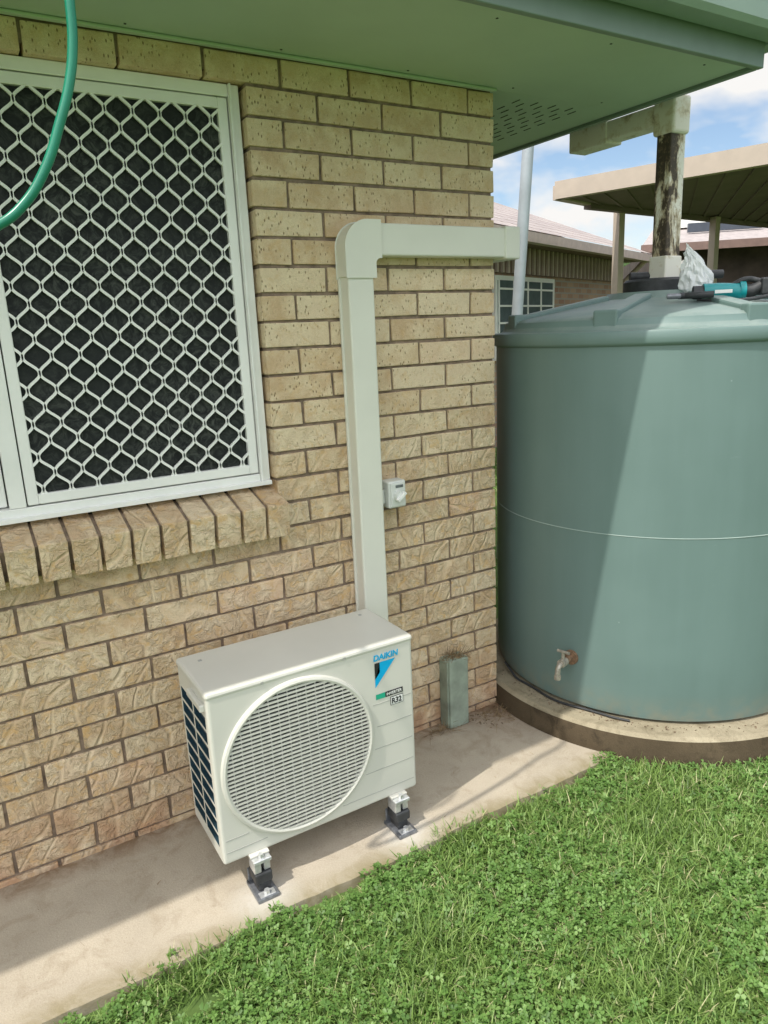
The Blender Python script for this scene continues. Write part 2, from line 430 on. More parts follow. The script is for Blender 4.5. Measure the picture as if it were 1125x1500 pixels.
nm=bpy.data.meshes.new_from_object(body.evaluated_get(dg)); body.modifiers.clear(); body.data=nm
bpy.data.objects.remove(cut)
RX=Matrix.Rotation(math.radians(90),3,'X')
box('top_cover',(X0-.003,Y0-.003,ZB-.022),(X1+.003,Y1+.003,ZB+.002),M_ac,ac,.0115,3)
lathe('fan_ring',[(FR-.005,0),(FR-.003,.009),(FR+.004,.012),(FR+.011,.009),(FR+.014,0)],(FX,Y0,FZ),M_ac,ac,96,M=RX)
lathe('fan_recess_shade_disc',[(0,.002),(FR-.002,.002),(FR-.001,.050)],(FX,Y0+.058,FZ),M_dark,ac,72,M=RX)  # added dark disc and rim: the hollow's shade put into the colour
bars=[]
nb=36
for i in range(nb):
    z=-FR+.010+i*(2*FR-.020)/(nb-1); hw=math.sqrt(max(0,(FR-.002)**2-z*z))
    if hw>.01: bars.append(((FX-hw,Y0-.010,FZ+z-.0025),(FX+hw,Y0-.004,FZ+z+.0025)))
boxes('grille_slats',bars,M_acg,ac)
ribs=[]
for i in range(-7,8):
    x=i*.030; hh=math.sqrt(max(0,(FR-.004)**2-x*x)); ribs.append(((FX+x-.0012,Y0-.0036,FZ-hh),(FX+x+.0012,Y0+.001,FZ+hh)))
boxes('grille_ribs',ribs,M_acg,ac)
fb=bmesh.new()
for i in range(3):
    M=Matrix.Translation((FX,Y0+.04,FZ))@Matrix.Rotation(i*2*math.pi/3+.4,4,'Y')
    v=[fb.verts.new(M@Vector(p)) for p in ((-.02,.008,.03),(.05,-.008,.03),(.13,-.010,.15),(.05,0,.215),(-.05,.010,.20),(-.06,.012,.12))]
    fb.faces.new(v)
bmobj('fan_blades',fb,M_fan,ac)
lathe('fan_hub',[(0,.03),(.035,.03),(.04,0)],(FX,Y0+.05,FZ),M_fan,ac,24,M=RX)
M_groove=simple('panel_groove',(.36,.36,.33),.6)
gl=[]
for z in (.470,.392,.315,.238,.160):
    xs=FX+math.sqrt(max(0,(FR+.03)**2-(z-FZ)**2)); gl.append(((xs,Y0-.0008,z),(X1-.012,Y0+.003,z+.0022)))
for z in (.20,.16):
    xs=FX-math.sqrt(max(0,(FR+.03)**2-(z-FZ)**2))
    if xs-(X0+.012)>.01: gl.append(((X0+.012,Y0-.0008,z),(xs,Y0+.003,z+.0022)))
boxes('panel_grooves',gl,M_groove,ac)
boxes('screws',[((X0+.16,Y0-.004,ZB-.016),(X0+.168,Y0-.002,ZB-.008)),((X1-.25,Y0-.004,ZB-.016),(X1-.242,Y0-.002,ZB-.008))],M_groove,ac)
boxes('top_mark_screws',[((X0+.05,Y1-.07,ZB+.002),(X0+.06,Y1-.06,ZB+.004)),((X1-.06,Y1-.05,ZB+.002),(X1-.05,Y1-.04,ZB+.004))],M_groove,ac)
box('side_handle',(X0-.014,-.43,.612),(X0+.002,-.30,.634),M_ac,ac,.004)
M_blue=simple('badge_blue',(.0,.36,.66),.4); M_blk=simple('badge_black',(.02,.02,.025),.4); M_grn=simple('label_green',(.02,.35,.22),.4)
def flat(name,pts,mat,y):
    return meshobj(name,[(p[0],y,p[1]) for p in pts],[tuple(range(len(pts)))],mat,ac)
flat('badge_blue_stripe',[(-.842,.612),(-.786,.612),(-.862,.528),(-.862,.556)],M_blue,Y0-.0012)
flat('badge_black_triangle',[(-.862,.612),(-.8435,.612),(-.8435,.578),(-.862,.5575)],M_blk,Y0-.0012)
flat('label_green',[(-.862,.505),(-.828,.505),(-.828,.487),(-.862,.487)],M_grn,Y0-.0012)
flat('label_black',[(-.8275,.505),(-.762,.505),(-.762,.487),(-.8275,.487)],M_blk,Y0-.0012)
flat('label_frame',[(-.810,.482),(-.762,.482),(-.762,.452),(-.810,.452)],M_blk,Y0-.0012)
flat('label_white',[(-.808,.480),(-.764,.480),(-.764,.454),(-.808,.454)],M_white,Y0-.0018)
def text(s,name,x,z,size,mat,y,bold=.0004,sc=1.0,shear=0):
    cu=bpy.data.curves.new(name,'FONT'); cu.body=s; cu.size=size; cu.offset=bold; cu.extrude=.0003; cu.shear=shear; cu.materials.append(mat)
    o=bpy.data.objects.new(name,cu); o.location=(x,y,z); o.rotation_euler=(math.radians(90),0,0); o.scale=(sc,1,1); lk(o,ac)
text('DAIKIN','badge_text',-.866,.620,.027,M_blue,Y0-.002,.0009,1.0,.1)
text('R32','label_text',-.806,.458,.026,M_blk,Y0-.0024,.0008,.9)
text('INVERTER','label_small_text',-.824,.4915,.0135,M_white,Y0-.0022,.0002,.95)
for fx in (-1.290,-.800):
    for fy in (-.455,-.175):
        s=-1 if fy<-.3 else 1
        nm='foot'
        boxes(nm+'_bracket',[((fx-.028,fy-.03,.108),(fx+.028,fy+.03,.121)),((fx-.026,fy-.024,.075),(fx-.004,fy+.024,.1075)),((fx+.006,fy-.02,.075),(fx+.026,fy+.02,.1075))],M_galv,ac,.002)
        boxes(nm+'_rubber_mount',[((fx-.020,fy-.026,.0135),(fx+.020,fy+.026,.040)),((fx-.027,fy-.030,.0405),(fx+.027,fy+.030,.0745))],M_black,ac,.005,2)
        boxes(nm+'_base_plate',[((fx-.034,fy-.058,.0),(fx+.034,fy+.045,.013)),((fx-.030,fy+.034,.0132),(fx+.030,fy+.0395,.06))],M_plate,ac,.003,2)
        lathe(nm+'_bolt',[(0,.012),(.009,.012),(.010,0)],(fx,fy-.042,.0145),M_galv,ac,6,False)
        boxes(nm+'_washer_plate',[((fx-.024,fy-.054,.0133),(fx+.024,fy-.030,.0155))],M_galv,ac,.0005)
        lathe(nm+'_top_bolt',[(0,.014),(.008,.014),(.008,0)],(fx,fy-.018*1,.121),M_galv,ac,6,False)
        boxes(nm+'_base_rail',[((fx-.03,min(fy,fy-s*.02)-.01,.1215),(fx+.03,max(fy,fy-s*.02)+.012,.1275))],M_ac,ac,.001)
# ------------------------------------------------------------ riser box on the wall
cbx=empty('cable_riser_box')
box('cover',(-.300,-.068,.0),(-.205,-.002,.305),M_boxgrn,cbx,.005,2)
box('cover_lip',(-.305,-.058,.0),(-.200,-.0015,.300),M_boxgrn,cbx,.003,2)
M_weed=simple('dry_weed',(.24,.17,.09),.9,var=.4,vs=60)
def scatter_strips(name,n,fn,mat):
    vs=[];fs=[]
    for i in range(n):
        p,d,L,w=fn()
        d=d.normalized(); side=d.cross(Vector((random.uniform(-1,1),random.uniform(-1,1),random.uniform(-1,1)))).normalized()*w
        b=len(vs)
        bend=Vector((random.uniform(-1,1),random.uniform(-1,1),random.uniform(-.5,.5)))*.5
        for j in range(4):
            t=j/3; c=p+d*L*t+bend*L*t*t*.6; ww=side*(1-t*.7); c.z=max(c.z,.003)
            vs.append(c-ww); vs.append(c+ww)
        for j in range(3): fs.append((b+2*j,b+2*j+1,b+2*j+3,b+2*j+2))
    return meshobj(name,vs,fs,mat)
def w1():
    c=random.choice([0,0,1,1,2,2,2,3])
    if c==0: p=Vector((-.255+random.gauss(0,.03),-.04+random.gauss(0,.015),.305)); d=Vector((random.gauss(0,.6),random.gauss(-.2,.4),random.uniform(.1,1))); L=random.uniform(.02,.07)
    elif c==1: p=Vector((-.32+random.gauss(0,.05),-.04+abs(random.gauss(0,.02))*-1,.004)); d=Vector((random.gauss(0,1),random.gauss(-.2,.6),random.uniform(0,.8))); L=random.uniform(.02,.06)
    elif c==2: p=Vector((-.04+random.gauss(0,.06),-.08+random.gauss(0,.05),.004)); d=Vector((random.gauss(0,1),random.gauss(0,.8),random.uniform(0,.7))); L=random.uniform(.02,.06)
    else: p=Vector((random.uniform(-1.9,0),-random.random()**3*.5-.01,.004)); d=Vector((random.gauss(0,1),random.gauss(0,1),random.uniform(0,.3))); L=random.uniform(.006,.025)
    return p,d,L,random.uniform(.0005,.0015)
scatter_strips('dry_weeds',520,w1,M_weed)
# ------------------------------------------------------------ tank
TC=(.775,-.155); TR=.688
slab=empty('tank_base_slab')
lathe('slab_top',[(0,.100),(.768,.098),(.783,.086)],(TC[0],TC[1],0),M_slab,slab,128)
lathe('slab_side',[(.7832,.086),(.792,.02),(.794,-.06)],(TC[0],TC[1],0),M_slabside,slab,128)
tank=empty('rainwater_tank')
prof=[(.660,.101),(.680,.112),(TR-.002,.15),(TR,.40),(TR,.80),(TR,1.40),(TR,1.524),(TR+.012,1.530),(TR+.016,1.537),(TR+.016,1.570),(TR+.012,1.577),(TR-.020,1.580),(TR-.030,1.588),(TR-.040,1.618),(TR-.056,1.628),(.40,1.668),(.24,1.695),(.22,1.720),(0,1.727)]
lathe('tank_shell',prof,(TC[0],TC[1],0),M_tank,tank,160)
lathe('mould_line',[(TR+.0002,.8415),(TR+.0016,.8425),(TR+.0016,.8440),(TR+.0002,.845)],(TC[0],TC[1],0),M_tankline,tank,160)
rb=[]
for i in range(8):
    a=i*math.pi/4+math.radians(22)
    M=Matrix.Translation((TC[0],TC[1],0))@Matrix.Rotation(a,4,'Z')
    M2=M@Matrix.Translation((.62,0,1.630))@Matrix.Rotation(math.atan2(.070,.39),4,'Y')
    rb.append(((-.38,-.035,-.02),(.0,.035,.016),M2))
    rb.append(((.605,-.045,1.57),(.655,.045,1.652),M))
boxes('lid_ribs',rb,M_tank,tank,.008,2)
lathe('inlet_strainer',[(0,1.775),(.135,1.775),(.145,1.765),(.145,1.715)],(TC[0]+.04,TC[1]+.05,0),M_black,tank,48)
tap=empty('garden_tap')
ta=Vector((.124-TC[0],-.33-TC[1],0)).normalized(); tp0=Vector((TC[0],TC[1],.315))+ta*TR
tl=Vector((ta.x,ta.y,0))
tube('flange',[tp0,tp0+tl*.012],.030,M_rust,tap)
tube('barrel',[tp0+tl*.01,tp0+tl*.055],.013,M_rust,tap)
tube('tap_body',[tp0+tl*.05,tp0+tl*.085],.017,M_brass,tap)
tube('spout',[tp0+tl*.075,tp0+tl*.098+Vector((0,0,-.006)),tp0+tl*.106+Vector((0,0,-.026)),tp0+tl*.107+Vector((0,0,-.045))],.0105,M_brass,tap,spline='BEZIER')
tube('spout_thread',[tp0+tl*.107+Vector((0,0,-.040)),tp0+tl*.107+Vector((0,0,-.056))],.0135,M_brass,tap)
tube('spindle',[tp0+tl*.066,tp0+tl*.066+Vector((0,0,.045))],.007,M_brass,tap)
tt=Vector((-tl.y,tl.x,0)); tube('handle',[tp0+tl*.066+Vector((0,0,.045))-tt*.026,tp0+tl*.066+Vector((0,0,.045))+tt*.026],.006,M_brass,tap)
arc=[]
for i in range(12):
    a=math.radians(160+i*5); rr=TR+.008+.006*math.sin(i*1.3); arc.append((TC[0]+rr*math.cos(a),TC[1]+rr*math.sin(a),.105+(.02 if i<2 else 0)))
tube('irrigation_pipe',arc,.005,M_black,None,spline='BEZIER')
M_soil=simple('soil_crumbs',(.19,.14,.09),.95,var=.5,vs=90)
bmc=bmesh.new()
for i in range(150):
    a=math.radians(random.gauss(205,28)); rr=TR+.006+abs(random.gauss(0,.028))
    if rr>.775: continue
    s=random.uniform(.0008,.0024); M=Matrix.Translation((TC[0]+rr*math.cos(a),TC[1]+rr*math.sin(a),.100+s*.2))@Matrix.Rotation(random.uniform(0,6),4,'Z')@Matrix.Rotation(random.uniform(0,1),4,'X')
    addbox(bmc,(-s*1.5,-s,-s*.5),(s*1.5,s,s*.5),M)
for i in range(90):
    x=random.uniform(-.18,.02); y=-.02-abs(random.gauss(0,.07)); s=random.uniform(.0008,.003)
    addbox(bmc,(-s*1.4,-s,-s*.6),(s*1.4,s,s*.6),Matrix.Translation((x,y,s*.4))@Matrix.Rotation(random.uniform(0,6),4,'Z'))
bmobj('soil_litter',bmc,M_soil)
# ------------------------------------------------------------ stained downpipe
px,py=.83,-.12
def pipemat():
    k=NT('stained_pvc'); vz=k.coord((1,1,.35)); v=k.coord()
    s=k.n('ShaderNodeSeparateXYZ'); k.l(v,s.inputs[0])
    m=k.n('ShaderNodeMapRange'); k.l(s.outputs[0],m.inputs[0]); m.inputs[1].default_value=px-.05; m.inputs[2].default_value=px+.05; m.inputs[3].default_value=.10; m.inputs[4].default_value=-.12
    a=k.math('ADD',k.noise(vz,13,5,.7,.3),m.outputs[0]); b=k.noise(v,60,4,.7)
    c=k.ramp(a,[(.44,(.76,.74,.66)),(.50,(.50,.42,.29)),(.545,(.07,.05,.035)),(.75,(.035,.03,.025))])
    c=k.mix(k.ramp(b,[(.52,(0,0,0)),(.66,(.45,.45,.45))]),c,(.30,.22,.13))
    k.l(c,k.b.inputs['Base Color']); k.b.inputs['Roughness'].default_value=.7; return k.m
M_stain=pipemat()
def pvcmat():
    k=NT('aged_pvc'); v=k.coord()
    a=k.noise(v,11,5,.7,.3); c=k.ramp(a,[(.50,(.78,.75,.67)),(.60,(.62,.55,.42)),(.72,(.20,.14,.08))])
    k.l(c,k.b.inputs['Base Color']); k.b.inputs['Roughness'].default_value=.6; return k.m
M_pvc=pvcmat()
dp=empty('downpipe')
box('vertical_run',(px-.045,py-.036,1.86),(px+.045,py+.036,2.36),M_stain,dp,.006,2)
box('lower_socket',(px-.052,py-.043,1.765),(px+.052,py+.043,1.865),M_pvc,dp,.006,2)
box('upper_elbow',(px-.053,py-.050,2.33),(px+.053,py+.055,2.475),M_pvc,dp,.014,3)
box('horizontal_run',(px-.046,py+.04,2.375),(px+.046,py+.46,2.452),M_pvc,dp,.006,2)
box('outlet_socket',(px-.052,py+.30,2.365),(px+.052,py+.52,2.462),M_pvc,dp,.006,2)
box('outlet_riser',(px-.05,py+.44,2.462),(px+.05,py+.52,2.50),M_pvc,dp,.004)
tube('overflow_elbow',[(px+.05,py-.02,1.80),(px+.12,py-.04,1.82),(px+.14,py-.05,1.79),(px+.14,py-.05,1.71)],.032,M_pvc,dp,spline='BEZIER')
tube('black_pipe',[(px-.11,py+.09,1.79),(px+.22,py-.12,1.785)],.018,M_black,dp)
# ------------------------------------------------------------ items on the lid
def fr(s,D,z):
    F=(math.sin(math.radians(42)),math.cos(math.radians(42)))
    return Vector((CAM[0]+F[0]*D+F[1]*s, CAM[1]+F[1]*D-F[0]*s, z))
Rr=Vector((math.cos(math.radians(42)),-math.sin(math.radians(42)),0)); Fv=Vector((math.sin(math.radians(42)),math.cos(math.radians(42)),0))
tool=empty('power_tool')
b0=fr(.65,3.00,1.700)
tube('motor_body',[b0,b0+Rr*.05,b0+Rr*.13+Vector((0,0,-.005))],.032,M_teal,tool)
tube('gear_head',[b0-Rr*.035,b0],.025,M_black,tool)
tube('grip',[b0+Rr*.12,b0+Rr*.17+Vector((0,0,-.002)),b0+Rr*.20+Vector((0,0,.012))],.023,M_black,tool)
tube('grip_collar',[b0+Rr*.125,b0+Rr*.145],.034,M_teal,tool)
box('battery',(-.03,-.04,-.03),(.035,.04,.03),M_black,tool,.006,2,M=Matrix.Translation(b0+Rr*.225+Vector((0,0,.012)))@Matrix.Rotation(-.75,4,'Z'))
tube('trigger_guard',[b0+Rr*.10+Vector((0,0,.02)),b0+Rr*.15+Vector((0,0,.04)),b0+Rr*.2+Vector((0,0,.03))],.010,M_black,tool,spline='BEZIER')
box('side_stripe',(-.03,-.0008,-.006),(.03,.0008,.006),M_white,tool,0,1,M=Matrix.Translation(b0+Rr*.065-Fv*.0330)@Matrix.Rotation(-math.radians(42),4,'Z'))
tube('power_cord',[b0-Rr*.03-Fv*.05+Vector((0,0,-.030)),b0+Rr*.05-Fv*.075+Vector((0,0,-.035)),b0+Rr*.14-Fv*.06+Vector((0,0,-.033)),b0+Rr*.24-Fv*.03+Vector((0,0,-.020))],.007,M_black,tool,spline='BEZIER')
snip=empty('pliers')
s0=fr(.555,2.92,1.690)
tube('handle_a',[s0,s0+Rr*.05+Fv*.012,s0+Rr*.11+Fv*.005],.0115,M_black,snip,spline='BEZIER')
tube('handle_b',[s0+Fv*.02,s0+Rr*.05-Fv*.016,s0+Rr*.11-Fv*.028],.0115,M_black,snip,spline='BEZIER')
tube('jaw',[s0-Rr*.045,s0+Rr*.005],.010,M_plate,snip)
kb=NT('thin_plastic'); kb.b.inputs['Base Color'].default_value=(.82,.84,.84,1); kb.b.inputs['Alpha'].default_value=.75; kb.b.inputs['Roughness'].default_value=.25
bag=bmesh.new(); bc=fr(.655,3.12,1.68)
bmesh.ops.create_icosphere(bag,subdivisions=4,radius=1)
for v in bag.verts:
    p=v.co.copy(); h=(p.z+1)/2; r=(1-h)**.8+.03; q=Vector((p.x*r*.085,p.y*r*.06,h*.21))
    q+=Vector((-.05*h*h,0,0)); nn=mn.noise(p*4.0)*.022*(1-h*.4); q+=Vector((p.x,p.y,p.z*.3))*nn
    v.co=bc+Rr*q.x+Fv*q.y+Vector((0,0,q.z))
bmobj('plastic_bag',bag,kb.m,None,False)
# ------------------------------------------------------------ pole
pole=empty('metal_pole')
pt=fr(.02,5.0,2.80); pb=fr(-.052,5.0,1.70); dd=(pb-pt).normalized(); 
tube('post',[pt-dd*.35,pt+dd*(pt.z/abs(dd.z))],.036,M_pole,pole)
# ------------------------------------------------------------ hose
k9=(2.258-.735)/(2.258-.55)
hp=[(-1.50,2.62),(-1.525,2.40),(-1.531,2.276),(-1.536,2.20),(-1.552,2.127),(-1.581,2.050),(-1.623,1.958),(-1.671,1.892),(-1.722,1.852),(-1.80,1.825),(-1.92,1.83),(-2.06,1.90),(-2.14,2.05),(-2.15,2.3),(-2.12,2.66)]
hp=[(CAM[0]+(a+1.874)*k9,-.735,CAM[2]+(b-1.6175)*k9) for a,b in hp]
hp=[(hp[0][0]+.01,-.60,2.70),(hp[0][0]+.005,-.70,2.672)]+hp[1:-1]+[(hp[-1][0],-.72,2.66),(hp[-1][0],-.60,2.70)]
tube('garden_hose',hp,.0088,M_hose,None,spline='BEZIER')
# ------------------------------------------------------------ path & ground
def gmat():
    k=NT('lawn_soil'); v=k.coord()
    a=k.noise(v,9,5,.7); c=k.ramp(a,[(.3,(.06,.10,.03)),(.6,(.10,.16,.045)),(.8,(.16,.15,.08))])
    k.l(c,k.b.inputs['Base Color']); k.b.inputs['Roughness'].default_value=1; k.b.inputs['Specular IOR Level'].default_value=.1
    return k.m
meshobj('ground',[(-150,-150,-.03),(150,-150,-.03),(150,150,-.03),(-150,150,-.03)],[(0,1,2,3)],gmat())
N=140
xs=np.linspace(-5.2,.14,N)
top=[(x,-.575+.006*math.sin(x*9)+random.uniform(-.003,.003)) for x in xs]
vs=[(x,y,0) for x,y in top]+[(x,0.06,0) for x in xs]+[(x,y-.006,-.05) for x,y in top]
fs=[(i,i+1,N+i+1,N+i) for i in range(N-1)]+[(2*N+i,2*N+i+1,i+1,i) for i in range(N-1)]
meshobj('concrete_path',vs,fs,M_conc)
# ------------------------------------------------------------ grass
def grassmat(name,cols,tr=.35):
    k=NT(name); at=k.n('ShaderNodeAttribute',_attribute_name='gc')
    c=k.ramp(at.outputs['Fac'],cols)
    k.l(c,k.b.inputs['Base Color']); k.b.inputs['Roughness'].default_value=.45; k.b.inputs['Specular IOR Level'].default_value=.35
    tn=k.n('ShaderNodeBsdfTranslucent'); k.l(c,tn.inputs['Color']); mx=k.n('ShaderNodeMixShader',Fac=tr)
    k.l(k.b.outputs[0],mx.inputs[1]); k.l(tn.outputs[0],mx.inputs[2]); k.l(mx.outputs[0],k.out.inputs[0])
    return k.m
M_grass=grassmat('grass_blades',[(0,(.09,.16,.035)),(.40,(.20,.32,.075)),(.78,(.33,.47,.15)),(.95,(.56,.54,.30))])
M_clover=grassmat('clover_leaves',[(0,(.09,.18,.04)),(.6,(.16,.295,.07)),(1,(.26,.40,.13))])
def ok_mask(x,y):
    e=-.585+.026*np.sin(x*7.3)+.018*np.sin(x*19+1)+.014*np.sin(x*43)+.012*np.sin(x*91)
    m=(y<e)|(x>.16)
    m&=((x-TC[0])**2+(y-TC[1])**2>.80**2)
    m&=~((x>-5.2)&(x<.16)&(y>-.50))
    m&=~((x>-.11)&(x<.1)&(y>0))
    m&=~(((x+1.58)/.11)**2+((y+.72)/.05)**2<rng.uniform(.3,1.3,len(x)))
    return m
def patchy(x,y):
    return np.sin(x*6.1+2)*np.sin(y*8.3)+.5*np.sin(x*15)*np.sin(y*13+1)+.3*np.sin(x*31+y*9)*np.sin(y*27-x*6)
def build_mesh(name,V,F,gc,mat):
    me=bpy.data.meshes.new(name); nv=len(V); nf=len(F)
    me.vertices.add(nv); me.vertices.foreach_set('co',V.astype(np.float32).ravel())
    me.loops.add(nf*4); me.loops.foreach_set('vertex_index',F.astype(np.int32).ravel())
    me.polygons.add(nf); me.polygons.foreach_set('loop_start',np.arange(0,nf*4,4,dtype=np.int32))
    try: me.polygons.foreach_set('loop_total',np.full(nf,4,dtype=np.int32))
    except Exception: pass
    me.update(calc_edges=True)
    a=me.attributes.new('gc','FLOAT','POINT'); a.data.foreach_set('value',gc.astype(np.float32))
    me.materials.append(mat); o=bpy.data.objects.new(name,me); return lk(o)
def blades(n,x0,x1,y0,y1,Lm,Wm):
    x=rng.uniform(x0,x1,n); y=rng.uniform(y0,y1,n)
    m=ok_mask(x,y); x=x[m];y=y[m]; n=len(x)
    cl=.5+.5*np.sin(x*5.1+1.3*np.sin(y*7))*np.sin(y*6.3+1.7*np.sin(x*4.1))
    pt_=patchy(x,y)
    L=Lm*rng.uniform(.4,1.3,n)*(.65+.5*cl)*(1-.22*np.clip(pt_,-1,1)); w=Wm*rng.uniform(.5,1.6,n)
    az=rng.uniform(0,2*np.pi,n); tilt=rng.beta(2,1.6,n)*1.5; curl=rng.uniform(.0,1.2,n)
    d=np.stack([np.cos(az),np.sin(az)],1); sd=np.stack([-d[:,1],d[:,0]],1)
    tw=rng.uniform(-.6,.6,n)[:,None]; sd=sd*np.cos(tw)+d*np.sin(tw)
    V=np.zeros((n,8,3)); px=x.copy();py=y.copy();pz=np.full(n,-.03)+rng.uniform(0,.012,n)
    for j in range(4):
        t=j/3; ww=w*(1-.85*t**1.5)
        V[:,2*j,0]=px-sd[:,0]*ww;V[:,2*j,1]=py-sd[:,1]*ww;V[:,2*j,2]=pz
        V[:,2*j+1,0]=px+sd[:,0]*ww;V[:,2*j+1,1]=py+sd[:,1]*ww;V[:,2*j+1,2]=pz
        th=tilt+curl*t; px=px+d[:,0]*np.sin(th)*L/3; py=py+d[:,1]*np.sin(th)*L/3; pz=pz+np.cos(th)*L/3
    V[:,:,2]=np.maximum(V[:,:,2],-.029)
    b=np.arange(n)[:,None,None]*8; q=np.array([[0,1,3,2],[2,3,5,4],[4,5,7,6]])[None]; F=(b+q).reshape(-1,4)
    gc=np.repeat(np.clip(rng.normal(.47,.28,n)+.14*pt_,0,1),8)
    return V.reshape(-1,3),F,gc
A=[blades(105000,-1.9,1.3,-1.6,-.54,.056,.0021),blades(14000,.9,2.6,-1.6,.8,.06,.003),blades(16000,-4,4,-4,-1.6,.06,.0045),blades(15000,.8,9,.3,9,.07,.009)]
off=0;VV=[];FF=[];GG=[]
for V,F,G in A: VV.append(V);FF.append(F+off);GG.append(G);off+=len(V)
build_mesh('grass',np.concatenate(VV),np.concatenate(FF),np.concatenate(GG),M_grass)
def clover(n,x0,x1,y0,y1):
    x=rng.uniform(x0,x1,n); y=rng.uniform(y0,y1,n)
    dens=patchy(x,y)+.5*(-.3-x)
    m=ok_mask(x,y)&(dens+rng.normal(0,.45,n)>.12); x=x[m];y=y[m];n=len(x)
    z=rng.uniform(-.010,.018,n); s=rng.uniform(.0035,.0085,n); a0=rng.uniform(0,6.28,n); gcl=np.clip(rng.normal(.5,.27,n),0,1)
    Vs=[];Fs=[];Gs=[];k=0
    tx=rng.normal(0,.4,n);ty=rng.normal(0,.4,n)
    for l in range(3):
        a=a0+l*2.094
        ca,sa=np.cos(a),np.sin(a)
        P=[(0,0),(.75,-.62),(1.55,-.45),(1.45,0),(1.55,.45),(.75,.62)]
        pts=[]
        for (u,vv) in P:
            dx=(u*ca-vv*sa)*s; dy=(u*sa+vv*ca)*s
            pts.append(np.stack([x+dx,y+dy,z+dx*tx+dy*ty+abs(vv)*s*.35],1))
        V=np.stack(pts,1); b=np.arange(n)[:,None,None]*6+k
        F=(b+np.array([[0,1,2,3],[0,3,4,5]])[None]).reshape(-1,4)
        Vs.append(V.reshape(-1,3));Fs.append(F);Gs.append(np.repeat(gcl,6));k+=n*6
    return np.concatenate(Vs),np.concatenate(Fs),np.concatenate(Gs)
V,F,G=clover(38000,-1.9,1.3,-1.6,-.54)
build_mesh('clover_patch',V,F,G,M_clover)
# ------------------------------------------------------------ neighbouring house
def nbrick():
    k=NT('neighbour_brick'); tc=k.n('ShaderNodeTexCoord'); b=k.n('ShaderNodeTexBrick',Scale=1.0)
    b.inputs['Color1'].default_value=(.30,.17,.12,1); b.inputs['Color2'].default_value=(.42,.28,.20,1); b.inputs['Mortar'].default_value=(.32,.29,.26,1)
    b.inputs['Mortar Size'].default_value=.012; b.inputs['Brick Width'].default_value=.24; b.inputs['Row Height'].default_value=.086
    k.l(tc.outputs['UV'],b.inputs['Vector']); k.l(b.outputs['Color'],k.b.inputs['Base Color']); k.b.inputs['Roughness'].default_value=.9; return k.m
M_nbrick=nbrick()
def tilemat():
    k=NT('roof_tiles_pale'); tc=k.n('ShaderNodeTexCoord'); b=k.n('ShaderNodeTexBrick',Scale=1.0)
    b.inputs['Color1'].default_value=(.32,.28,.27,1); b.inputs['Color2'].default_value=(.42,.37,.35,1); b.inputs['Mortar'].default_value=(.16,.12,.11,1)
    b.inputs['Mortar Size'].default_value=.025; b.inputs['Brick Width'].default_value=.30; b.inputs['Row Height'].default_value=.32
    k.l(tc.outputs['UV'],b.inputs['Vector']); k.l(b.outputs['Color'],k.b.inputs['Base Color']); k.b.inputs['Roughness'].default_value=.85; return k.m
M_tile=tilemat()
nh=empty('brick_house.001')
e0=(-.375,9.0); ed=(.417,.909); pd=(-.909,.417)
def NP(t,d,z): return fr(e0[0]+ed[0]*t+pd[0]*d, e0[1]+ed[1]*t+pd[1]*d, z)
def quad(name,pts,mat,parent,uv=None):
    o=meshobj(name,pts,[tuple(range(len(pts)))],mat,parent)
    if uv:
        l=o.data.uv_layers.new(name='UVMap')
        for i,u in enumerate(uv): l.data[i].uv=u
    return o
ta0,ta1=-4,6.3; ez=2.69
quad('wall_front',[NP(ta0,.45,-.03),NP(ta1-.3,.45,-.03),NP(ta1-.3,.45,ez),NP(ta0,.45,ez)],M_nbrick,nh,[(0,0),(ta1-.3-ta0,0),(ta1-.3-ta0,2.7),(0,2.7)])
quad('wall_end',[NP(ta1-.3,.45,-.03),NP(ta1-.3,6,-.03),NP(ta1-.3,6,ez),NP(ta1-.3,3.2,3.9),NP(ta1-.3,.45,ez)],M_nbrick,nh,[(0,0),(5.5,0),(5.5,2.7),(2.7,3.9),(0,2.7)])
quad('roof_front',[NP(ta0,-.05,ez+.05),NP(ta1,-.05,ez+.05),NP(ta1,3.2,ez+1.36),NP(ta0,3.2,ez+1.36)],M_tile,nh,[(0,0),(ta1-ta0,0),(ta1-ta0,3.5),(0,3.5)])
quad('roof_back',[NP(ta0,3.2,ez+1.36),NP(ta1,3.2,ez+1.36),NP(ta1,6.5,ez),NP(ta0,6.5,ez)],M_tile,nh,[(0,0),(ta1-ta0,0),(ta1-ta0,3.5),(0,3.5)])
M_nf=simple('fascia_pinkish_white',(.52,.42,.38),.5); M_nfd=simple('cladding_brown',(.20,.13,.11),.7)
def obox(name,t0,t1,d0,d1,z0,z1,mat,par):
    bm=bmesh.new(); P=[NP(t,d,z) for t in (t0,t1) for d in (d0,d1) for z in (z0,z1)]
    v=[bm.verts.new(p) for p in P]
    for f in ((0,1,3,2),(4,6,7,5),(0,4,5,1),(2,3,7,6),(0,2,6,4),(1,5,7,3)): bm.faces.new([v[i] for i in f])
    return bmobj(name,bm,mat,par)
obox('gutter',ta0,ta1,-.12,.0,ez-.10,ez+.02,M_nf,nh)
obox('soffit',ta0,ta1,.002,.448,ez-.06,ez-.03,M_nfd,nh)
obox('battens_band',ta0,ta1-.3,.425,.449,2.27,ez-.061,M_nfd,nh)
for i in range(60):
    t=ta0+.1+i*.165; obox('batten',t,t+.045,.39,.424,2.28,ez-.062,M_nf,nh)
obox('window_frame',.85,2.80,.40,.449,1.15,2.24,M_white,nh)
obox('window_glass',.91,2.74,.392,.3995,1.21,2.18,simple('neighbour_glass',(.10,.13,.14),.1),nh)
